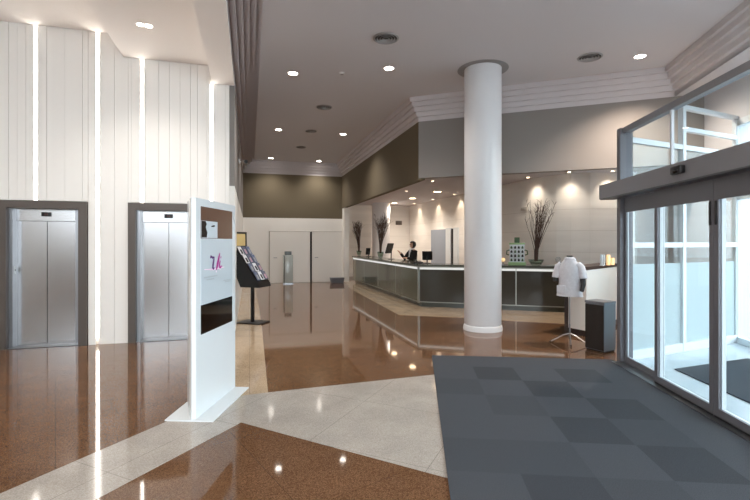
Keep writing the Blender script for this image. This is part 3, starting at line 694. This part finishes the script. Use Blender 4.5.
# ------------------------------------------------------------------ vases of twigs
def vase(loc, h_vase, r, height, spread, lean, ntw, label, bowl=False):
    t = thing('twig_vase', label, 'vase', loc, 0, 'vases of dark twigs on the counter')
    prof = [(0.0, 0.0), (r * 0.55, 0), (r * 0.7, h_vase * 0.2), (r, h_vase * 0.75), (r * 1.05, h_vase), (r * 0.98, h_vase), (r * 0.9, h_vase * 0.75), (r * 0.6, h_vase * 0.25), (0, h_vase * 0.2)]
    mb = MB(); mb.lathe(prof, seg=28, cap=False); vs = mb.build('vase_body', M['vaseglass'], t)
    mb = MB(); mb.lathe([(0, h_vase * 0.22), (r * 0.55, h_vase * 0.24), (r * 0.8, h_vase * 0.6), (r * 0.75, h_vase * 0.7), (0, h_vase * 0.76)], seg=20, cap=False); mb.build('filling', M['pebble'], t)
    mb = MB()
    for i in range(ntw):
        a = random.uniform(0, 2 * PI); s = random.uniform(0.1, 1.0); hh = height * random.uniform(0.65, 1.0)
        dx = lean * hh + math.cos(a) * spread * s; dy = math.sin(a) * spread * s
        p0 = Vector((math.cos(a) * r * 0.2, math.sin(a) * r * 0.2, h_vase * 0.45))
        pts = [p0, Vector((dx * .12, dy * .12, h_vase + hh * .22)), Vector((dx * .38, dy * .38, h_vase + hh * .5)), Vector((dx * .72, dy * .72, h_vase + hh * .78)), Vector((dx, dy, h_vase + hh))]
        pts = [pts[0]] + [p + Vector((random.gauss(0, .012), random.gauss(0, .012), 0)) for p in pts[1:]]
        mb.tube(pts, [0.008, 0.0065, 0.005, 0.0035, 0.0025], 5)
        for q in range(3):
            f = random.uniform(.45, .9); b0 = pts[2].lerp(pts[4], f); e = b0 + Vector((random.gauss(0, .06), random.gauss(0, .06), random.uniform(.08, .2)))
            mb.tube([b0, b0.lerp(e, .5) + Vector((0, 0, .02)), e], [0.004, 0.0035, 0.002], 4)
    mb.build('twigs', M['twig'], t)
    return t
def on_top(px, Y, z=1.062): return cw((px - CX) / FOC * Y, Y, z)
def on_left_counter(px, inset=0.3):   # point on the counter's long wing seen at a picture column
    xn = (px - CX) / FOC; Y = (K1[0] + inset) / (xn * C_ + S_); return cw(xn * Y, Y, 1.062)
vase(on_left_counter(359), 0.20, 0.10, 1.25, 0.26, -0.08, 60, 'twig vase at the far end of the reception counter, nearest the back wall')
vase(on_left_counter(380.5), 0.22, 0.11, 1.30, 0.30, 0.06, 60, 'twig vase between the two dark monitors on the far counter wing')
vase(on_top(536, 10.4), 0.14, 0.17, 1.42, 0.44, 0.16, 38, 'spreading twigs in a wide shallow glass bowl, right of the white column')

# counter equipment ----------------------------------------------------------
def monitor(loc, rz, w, h, tilt, label, zb=0.10):
    t = thing('monitor', label, 'monitor', loc, rz, 'monitors on the reception counter')
    R = Matrix.Translation((0, 0, zb + h / 2)) @ Matrix.Rotation(tilt, 4, 'X')
    b = bmesh.new(); bmesh.ops.create_cube(b, size=1.0)
    mb = MB(); 
    for v in b.verts: v.co = Vector((v.co.x * w, v.co.y * 0.03, v.co.z * h))
    bmesh.ops.bevel(b, geom=list(b.edges), offset=0.006, segments=2, affect='EDGES'); mb.merge(b, R); mb.build('housing', M['black'], t)
    mb = MB(); mb.quad([R @ Vector(p) for p in ((-w * .46, -0.0155, -h * .44), (w * .46, -0.0155, -h * .44), (w * .46, -0.0155, h * .46), (-w * .46, -0.0155, h * .46))]); mb.build('screen', M['scr_black'], t)
    mb = MB(); mb.tube([(0, 0.06, 0.01), (0, 0.07, zb + h * .3), (0, 0.02, zb + h * .45)], 0.018, 8); mb.build('stand', M['black'], t)
    mb = MB(); mb.lathe([(0.11, 0), (0.11, 0.01), (0.03, 0.018)], (0, 0.06, 0), 20); mb.build('foot', M['black'], t)
    return t
monitor(on_left_counter(368, 0.32), CAMROT + math.radians(200), 0.17, 0.26, -0.25, 'small dark screen between the two far twig vases on the counter', 0.07)
monitor(on_left_counter(389.5, 0.34), CAMROT + math.radians(240), 0.40, 0.34, -0.3, 'dark monitor turned edge-on beside the receptionist on the far wing', 0.18)
monitor(on_top(427.3, 11.45), CAMROT + math.radians(170), 0.26, 0.24, -0.35, 'dark monitor tilted back on the counter just right of the receptionist', 0.08)
# keyboard / phone by the corner
t = thing('telephone', 'black desk telephone on the counter near the tilted monitor', 'telephone', on_top(418.2, 11.5), CAMROT + 0.4)
mb = MB(); mb.loft([[(-0.1, y, 0), (0.1, y, 0), (0.1, y, 0.03 + (y + .09) * .2), (-0.1, y, 0.03 + (y + .09) * .2)] for y in (-.09, .09)]); mb.build('base', M['black'], t)
mb = MB(); mb.tube([(-0.08, -.08, 0.05), (-0.08, -0.05, 0.075), (-0.08, 0.05, 0.095), (-0.08, .08, 0.085)], [0.024, 0.016, 0.016, 0.024], 10); mb.build('handset', M['black'], t)
# bottle display on the right wing
t = thing('display_stand', 'tiered white counter display with pale green base, right of the column', 'display stand', on_top(517, 10.6), CAMROT - 0.3)
mb = MB(); mb.box(-0.2, 0.2, -0.1, 0.1, 0, 0.07, 0.008); mb.build('base', M['green'], t)
mb = MB(); mb.box(-0.17, 0.17, -0.02, 0.02, 0.07, 0.49); mb.build('back_board', M['gloss_white'], t)
mb = MB()
for z in (0.08, 0.18, 0.28, 0.38): mb.box(-0.17, 0.17, -0.075, 0.0, z, z + 0.01)
mb.build('shelf', M['gloss_white'], t)
mb = MB(); mb.box(-0.18, 0.18, -0.05, 0.05, 0.49, 0.53, 0.005); mb.build('header', M['green'], t)
mb = MB(); mb.box(-0.06, 0.06, -0.045, 0.045, 0.53, 0.66, 0.01); mb.build('finial', M['greendk'], t)
for s in (-1, 1):
    mb = MB(); mb.tube([(s * 0.17, -.02, 0.36), (s * 0.23, -.02, 0.34), (s * 0.24, -.02, 0.26), (s * 0.18, -.02, 0.24)], 0.016, 8); mb.build('side_handle', M['greendk'], t)
wd = Matrix.Translation(on_top(517, 10.6)) @ Matrix.Rotation(CAMROT - 0.3, 4, 'Z')
rown = ['bottom', 'second', 'third', 'top']; coln = ['leftmost', 'second', 'third', 'rightmost']
for r in range(4):
    for c in range(4):
        l = wd @ Vector((-0.125 + 0.083 * c, -0.045, 0.0915 + 0.1 * r))
        mb = MB(); mb.lathe([(0.024, 0), (0.024, 0.042), (0.013, 0.052), (0.013, 0.064), (0, 0.064)], seg=14)
        o = mb.build('small_bottle', M['black'] if (r + c) % 3 else M['greendk'], None, l)
        tag(o, '%s small %s bottle on the %s tier of the white counter display' % (coln[c], 'black' if (r + c) % 3 else 'green', rown[r]), 'bottle', 'small bottles in the counter display')
# small items seen beside: white cup near the column, papers
p = on_top(503, 10.5); t = thing('desk_lamp', 'small cream globe lamp on the counter touching the column edge', 'lamp', p)
mb = MB(); mb.lathe([(0.045, 0), (0.045, 0.015), (0.012, 0.02), (0.012, 0.09)], seg=16); mb.build('base', M['steel_dark'], t)
mb = MB(); mb.ball((0, 0, 0.13), 0.05); mb.build('globe', M['candle'], t)
p = on_top(558, 9.98); t = thing('desk_fan', 'small grey round fan on the counter behind the mannequin', 'fan', p, CAMROT)
mb = MB(); mb.lathe([(0.05, 0), (0.05, 0.012), (0.01, 0.02), (0.01, 0.09)], seg=16); mb.build('base', M['greybox'], t)
mb = MB()
for rr in (0.02, 0.04, 0.06): mb.tube([(rr * math.cos(a * PI / 10), -0.01, 0.15 + rr * math.sin(a * PI / 10)) for a in range(21)], 0.004, 5)
mb.lathe([(0.0, 0.0), (0.018, 0.0)], (0, 0, 0.15), 10, cap=False); mb.build('guard', M['greybox'], t)

# wall sign plates on the reception wall
for px, py, lab in ((386 / 3.125 + 400, 208.5, 'small grey plaque on the reception wall, left of the spreading twigs'),):
    pass
t = MB(); t.box(-0.015, 0, -0.14, 0.14, -0.04, 0.04, 0.004)
ypl = 12.05; 
o = t.build('wall_plaque', mat('plaque_grey', (186, 180, 172), 0.5), None, (7.5, 10.99, 2.56)); tag(o, 'small grey plaque on the pale reception wall above the bottle display', 'plaque')
t = MB(); t.box(-0.16, 0.16, -0.02, 0, -0.10, 0.10, 0.004)
o = t.build('wall_clock', mat('plaque_dark', (92, 82, 74), 0.5), None, F(395, 223, 2.55) if False else (6.95, 20.39, 2.55)); o.name = 'wall_box'
tag(o, 'small dark box on the end wall above the receptionist', 'wall box')

# ------------------------------------------------------------------ receptionist
pl = cw(1.18, 14.0, 0.0)
person = thing('person', 'woman in black jacket and white shirt standing behind the reception counter, facing left', 'person', pl, CAMROT + math.radians(-62))
# local: faces -y, left hand at +x
H = 1.0
def skin_body():
    V = []; Ed = []; Rr = []
    def v(p, r, par=None):
        V.append(p); Rr.append(r if isinstance(r, tuple) else (r, r)); i = len(V) - 1
        if par is not None: Ed.append((par, i))
        return i
    pel = v((0, 0.02, 0.90), (0.13, 0.10))
    wst = v((0, 0.02, 1.05), (0.105, 0.085), pel); ch = v((0, 0.01, 1.22), (0.125, 0.095), wst); up = v((0, 0.02, 1.335), (0.085, 0.065), ch)
    nk = v((0, 0.015, 1.40), 0.045, up); nk2 = v((0, 0.0, 1.445), 0.046, nk)
    jaw = v((0, -0.025, 1.48), (0.055, 0.06), nk2); hd = v((0, -0.005, 1.535), (0.068, 0.082), jaw); tp = v((0, 0.005, 1.60), (0.055, 0.065), hd)
    for s in (1, -1):
        h = v((s * 0.09, 0.02, 0.86), 0.085, pel); k = v((s * 0.085, 0.0, 0.48), 0.055, h); a = v((s * 0.085, 0.03, 0.10), 0.038, k); f = v((s * 0.095, -0.09, 0.035), 0.034, a); v((s * 0.10, -0.15, 0.025), 0.026, f)
        sh = v((s * 0.15, 0.02, 1.325), 0.052, up); el = v((s * 0.205, -0.02 - (0.10 if s > 0 else 0.14), 1.09), 0.038, sh)
        wr = v((s * 0.14, -0.30 if s > 0 else -0.36, 1.12 if s > 0 else 1.27), 0.024, el)
        pm = v((s * 0.125, -0.37 if s > 0 else -0.42, 1.125 if s > 0 else 1.315), (0.032, 0.018), wr)
        bx = Vector(V[pm]); d = (bx - Vector(V[wr])).normalized(); sd = Vector((1, 0, 0))
        for j, l in enumerate((0.062, 0.074, 0.07, 0.055)):
            b0 = bx + sd * (-0.024 + 0.016 * j) + d * 0.02; b1 = b0 + d * l * .5; b2 = b1 + (d * .7 + Vector((0, 0, -.5))) * l * .5
            i0 = v(tuple(b0), 0.009, pm); i1 = v(tuple(b1), 0.0085, i0); v(tuple(b2), 0.007, i1)
        b0 = bx - sd * s * 0.03 - d * 0.015; i0 = v(tuple(b0), 0.011, pm); v(tuple(b0 - sd * s * 0.02 + d * 0.035), 0.009, i0)
    nose = v((0, -0.095, 1.53), 0.010, hd); v((0, -0.106, 1.515), 0.012, nose)
    for s in (1, -1):
        e = v((s * 0.07, 0.0, 1.53), 0.012, hd); v((s * 0.078, 0.012, 1.53), 0.014, e)
    me = bpy.data.meshes.new('body'); me.from_pydata(V, Ed, []); me.update()
    o = bpy.data.objects.new('body', me); COL.objects.link(o); o.parent = person; me.materials.append(M['skin'])
    md = o.modifiers.new('skin', 'SKIN'); md.use_smooth_shade = True
    sv = me.skin_vertices[0].data
    for i, r in enumerate(Rr): sv[i].radius = r; sv[i].use_root = (i == 0)
    ss = o.modifiers.new('sub', 'SUBSURF'); ss.levels = 2; ss.render_levels = 2
    return o
skin_body()
def ring(z, rx, ry, cy=0.015, n=24): return ell(0, cy, z, rx, ry, n)
mb = MB(); mb.loft([ring(0.80, .185, .145), ring(0.95, .175, .135), ring(1.06, .145, .12), ring(1.2, .165, .135), ring(1.29, .175, .12), ring(1.345, .14, .09), ring(1.375, .075, .07)])
jk = mb.build('jacket', M['suit'], person)
for s, pts in ((1, [(0.14, .02, 1.325), (0.19, -.03, 1.22), (0.207, -.12, 1.09), (0.17, -.22, 1.105), (0.145, -.29, 1.118)]), (-1, [(-0.14, .02, 1.325), (-0.19, -.06, 1.22), (-0.207, -.16, 1.09), (-0.17, -.26, 1.18), (-0.145, -.34, 1.255)])):
    mb = MB(); mb.tube(pts, [.068, .062, .056, .046, .04], 14); mb.build('sleeve', M['suit'], jk)
mb = MB(); mb.loft([[(-0.006, -.128, 1.08), (0.006, -.128, 1.08), (0.055, -.078, 1.375), (-0.055, -.078, 1.375)], [(-0.006, -.138, 1.08), (0.006, -.138, 1.08), (0.05, -.098, 1.375), (-0.05, -.098, 1.375)]]); mb.loft([ring(1.365, .066, .064, .005), ring(1.415, .055, .055, .008)], cap=False); mb.build('shirt', M['shirt'], person)
mb = MB()
for s in (1, -1): mb.loft([ell(s * .085, .02, z, r, r, 16) for z, r in ((0.05, .075), (0.3, .075), (0.5, .08), (0.85, .098))])
mb.loft([ring(0.78, .18, .14), ring(0.92, .17, .13)]); mb.build('trousers', M['suit'], person)
for s in (1, -1):
    mb = MB(); mb.loft([[(s * .09 - .045, y, z) for y, z in ((-.19, 0.0), (.08, 0.0), (.08, .09), (-.06, .085), (-.18, .04))], [(s * .09 + .045, y, z) for y, z in ((-.19, 0.0), (.08, 0.0), (.08, .09), (-.06, .085), (-.18, .04))]]); mb.build('shoe', M['black'], person)
b = bmesh.new(); bmesh.ops.create_uvsphere(b, u_segments=32, v_segments=22, radius=1.0)
kill = []
for vv in b.verts:
    x_, y_, z_ = vv.co
    if y_ < -0.42 and z_ < 0.45: kill.append(vv)
bmesh.ops.delete(b, geom=kill, context='VERTS')
for vv in b.verts:
    x_, y_, z_ = vv.co; drop = 1.25 if z_ < 0 else 1.0
    vv.co = Vector((x_ * 0.092, y_ * 0.112 + 0.012, 1.545 + z_ * 0.105 * drop))
mb = MB(); mb.merge(b); ho = mb.build('hair', M['hair'], person); so = ho.modifiers.new('thick', 'SOLIDIFY'); so.thickness = 0.018
for s in (1, -1):
    mb = MB(); mb.ball((s * .027, -.083, 1.545), .0085); mb.build('eye', M['black'], person)
mb = MB(); mb.ball((0, -.088, 1.485), .016, 1.3, .4, .4); mb.build('mouth', mat('lip', (170, 90, 84), .5), person)

# ------------------------------------------------------------------ ceiling fittings
def spot(parent, z, power, size, blend=0.6, col=(1, .86, .7), r=0.06, aim=None):
    l = bpy.data.lights.new('downlight_beam', 'SPOT'); l.energy = power; l.spot_size = size; l.spot_blend = max(blend, 0.95); l.color = col; l.shadow_soft_size = r
    o = bpy.data.objects.new('downlight_beam', l); COL.objects.link(o); o.parent = parent; o.location = (0, 0, z)
    if aim is not None: o.rotation_euler = Vector(aim).to_track_quat('-Z', 'Y').to_euler()
    return o
def downlight(loc, r, label, group, m, power, size=2.2, col=(1, .95, .89), aim=None, cat='downlight'):
    t = thing('downlight', label, cat, loc, 0, group)
    mb = MB(); mb.lathe([(r, 0.0), (r * 1.25, -0.002), (r * 1.25, -0.010), (r * 1.02, -0.012), (r, 0.0)], seg=28, cap=False); mb.build('rim', M['trimw'], t)
    mb = MB(); mb.lathe([(0.0, -0.003), (r, -0.003)], seg=28, cap=False); mb.build('lens', m, t)
    spot(t, -0.03, power, size, col=col, aim=aim)
    return t
HG = 'downlights in the main ceiling'
for px, py, pw, lab in ((293, 73, 150, 'round downlight in the main ceiling, left of the large round vent'),
                    (389, 68, 150, 'round downlight in the main ceiling, nearest below the large round vent'),
                    (640, 56, 420, 'round downlight in the main ceiling above the glass entrance'),
                    (278.5, 129.5, 150, 'round downlight over the hall beside the small slot vent, on the kiosk side'),
                    (343, 134, 150, 'round downlight over the hall, nearest the taupe bulkhead'),
                    (271, 158, 110, 'small round downlight by the far end of the hall ceiling, kiosk side'),
                    (319, 161, 110, 'small round downlight by the far end of the hall ceiling, counter side')):
    downlight(F(px, py, ZC - 0.001), 0.085, lab, HG, M['lamp'], pw, col=(1, .84, .7) if px == 640 else (1, .95, .89))
# downlights over the part of the room behind the viewer (same grid)
for p in ((2.1, 2.6), (1.0, -1.2), (3.0, -2.0)):
    pass
t = downlight(F(140.5, 24, 4.549), 0.048, 'twin white lamp in the stepped lobby ceiling above the elevators', 'lobby lamps', M['lamp'], 115)
t2 = F(148.5, 26, 4.549) - F(140.5, 24, 4.549)
mb = MB(); mb.lathe([(0.0, -0.003), (0.048, -0.003)], (t2.x, t2.y, 0), 24, cap=False); mb.build('lens', M['lamp'], t)
# reception: ceiling discs and wall washers
RG = 'downlights in the reception ceiling'
for px, py, lab in ((437.5, 191.6, 'oval lit disc in the reception ceiling, nearest the white column'), (412.5, 198.2, 'oval lit disc in the reception ceiling above the receptionist'), (394.3, 203.0, 'oval lit disc in the reception ceiling, farthest along the counter')):
    downlight(F(px, py, ZR - 0.001), 0.13, lab, RG, M['lampw'], 140, 2.6, (1, .88, .76))
for px, py, lab in ((432.6, 181, 'tiny bright spot in the reception ceiling near the bulkhead corner'), (406.4, 191, 'tiny bright spot in the reception ceiling above the far monitor'), (363, 205.5, 'tiny bright spot above the far twig vase')):
    downlight(F(px, py, ZR - 0.001), 0.04, lab, RG, M['lampw'], 30, 1.5, (1, .8, .6), cat='spotlight')
WG = 'wall washers along the reception wall'
for (x, y, ax, ay), lab in ((((7.22, 19.0), (7.5, 19.0)), 'wall washer lighting the pale wall above the receptionist') , (((7.22, 16.9), (7.5, 16.9)), 'wall washer above the blue-grey door, lighting the wall'),
                    (((7.22, 14.9), (7.5, 14.9)), 'wall washer lighting the wall just left of the white column'), (((7.26, 10.45), (7.56, 10.5)), 'wall washer above the spreading twigs'),
                    (((7.68, 9.36), (7.9, 9.62)), 'wall washer lighting the curved pale wall between twigs and doors'), (((8.62, 8.95), (8.75, 9.2)), 'wall washer lighting the pale wall beside the door frame')) if False else [((a[0], a[1], b[0], b[1]), l) for (a, b), l in
                   ((((7.22, 19.0), (7.5, 19.0)), 'wall washer lighting the pale wall above the receptionist'), (((7.22, 16.9), (7.5, 16.9)), 'wall washer above the blue-grey door, lighting the wall'),
                    (((7.22, 14.9), (7.5, 14.9)), 'wall washer lighting the wall just left of the white column'), (((7.26, 10.45), (7.56, 10.5)), 'wall washer above the spreading twigs'),
                    (((7.68, 9.36), (7.9, 9.62)), 'wall washer lighting the curved pale wall between twigs and doors'), (((8.62, 8.95), (8.75, 9.2)), 'wall washer lighting the pale wall beside the door frame'))]:
    downlight((x, y, ZR - 0.001), 0.045, lab, WG, M['lampw'], 20 if y > 12 else 26, 1.7, (1, .80, .6) if y > 12 else (1, .86, .7), aim=((ax - x) * .9, (ay - y) * .9, -1), cat='wall washer')
# scallops on the taupe walls come from lamps close to them
HW = 'wall washers along the taupe walls'
for (x, y, lab) in ((3.30, 15.6, 'small washer lamp grazing the taupe bulkhead at the far end'), (3.30, 12.4, 'small washer lamp grazing the middle of the taupe bulkhead'), (0.9, 17.55, 'small washer lamp grazing the taupe back wall')):
    pass

def vent(loc, r, label, grp='round vents in the main ceiling'):
    t = thing('ceiling_vent', label, 'vent', loc, 0, grp)
    mb = MB(); mb.lathe([(r, 0.0), (r * 1.12, -0.004), (r * 1.12, -0.012), (r * 0.98, -0.02), (r * 0.94, 0.0)], seg=36, cap=False); mb.build('rim', M['vent'], t)
    mb = MB(); mb.lathe([(0, -0.002), (r, -0.002)], seg=36, cap=False); mb.build('throat', M['ventdk'], t)
    for f in (0.72, 0.48, 0.24):
        mb = MB(); mb.lathe([(r * f, -0.002), (r * (f + .08), -0.022), (r * (f + .1), -0.022), (r * (f + .03), -0.002)], seg=32, cap=False); mb.build('cone_ring', M['vent'], t)
    return t
vent(F(386, 38, ZC - .001), 0.18, 'large round vent in the main ceiling, in front of the white column')
vent(F(590, 57, ZC - .001), 0.18, 'large round vent in the main ceiling, between column and entrance glass')
vent(F(324, 107, ZC - .001), 0.17, 'round vent in the hall ceiling, nearest beyond the pair of downlights')
vent(F(311, 131, ZC - .001), 0.15, 'small round vent between two hall downlights')
vent(F(301, 147, ZC - .001), 0.15, 'small round vent farthest down the hall ceiling')
t = thing('smoke_detector', 'tiny white smoke detector between the two nearest hall downlights', 'smoke detector', F(342, 72.5, ZC - .001))
mb = MB(); mb.lathe([(0.05, 0), (0.05, -0.02), (0.035, -0.035), (0.0, -0.037)], seg=24, cap=False); mb.build('body', M['trimw'], t)
mb = MB(); mb.lathe([(0.03, -0.036), (0.03, -0.042), (0.0, -0.043)], seg=20, cap=False); mb.build('cap', M['vent'], t)
# camera on the hall's left wall
t = thing('security_camera', 'small white and black security camera high on the hall wall beyond the kiosk', 'security camera', (-0.25, 11.0, 3.52), 0)
mb = MB(); mb.box(0, 0.03, -0.05, 0.05, -0.05, 0.05); mb.tube([(0.02, 0, 0), (0.12, -0.02, -0.02)], 0.014, 8); mb.build('bracket', M['trimw'], t)
mb = MB(); mb.tube([(0.10, 0.06, 0.01), (0.16, -0.14, -0.02)], 0.045, 14); mb.build('housing', M['trimw'], t)
mb = MB(); mb.tube([(0.16, -0.14, -0.02), (0.17, -0.18, -0.027)], 0.040, 14); mb.build('lens', M['black'], t)

# unseen fill lights without fittings, added to brighten the lobby around the viewer
for x, y, z, p in ((-4.5, 2.5, 4.7, 30), (-4.5, -2.5, 4.7, 60), (-1.3, 1.0, 4.4, 25), (1.2, 0.5, 4.6, 30), (1.2, -3.5, 4.6, 60)):
    l = bpy.data.lights.new('lobby_fill', 'AREA'); l.shape = 'DISK'; l.size = 0.5; l.energy = p; l.color = (1, .93, .85)
    o = bpy.data.objects.new('lobby_fill', l); COL.objects.link(o); o.location = (x, y, z)
# ------------------------------------------------------------------ daylight and camera
w = bpy.data.worlds.new('overcast_sky'); bpy.context.scene.world = w; w.use_nodes = True
nt = w.node_tree; bg = nt.nodes['Background']; bg.inputs[0].default_value = (0.84, 0.935, 1.0, 1); bg.inputs[1].default_value = 4.5

cam = bpy.data.cameras.new('camera'); co = bpy.data.objects.new('camera', cam); COL.objects.link(co)
co.location = (0, 0, EYE); co.rotation_euler = (PI / 2, 0, -YAW)
cam.sensor_width = 36; cam.lens = FOC / 750 * 36; cam.shift_y = -(250 - HY) / 750; cam.clip_start = 0.05; cam.clip_end = 300
sc = bpy.context.scene; sc.camera = co
sc.view_settings.view_transform = 'Standard'; sc.view_settings.look = 'None'; sc.view_settings.exposure = 0.66; sc.view_settings.gamma = 1.0
sc.cycles.max_bounces = 10; sc.cycles.diffuse_bounces = 6; sc.cycles.glossy_bounces = 5; sc.cycles.transparent_max_bounces = 16
sc.cycles.sample_clamp_indirect = 6.0
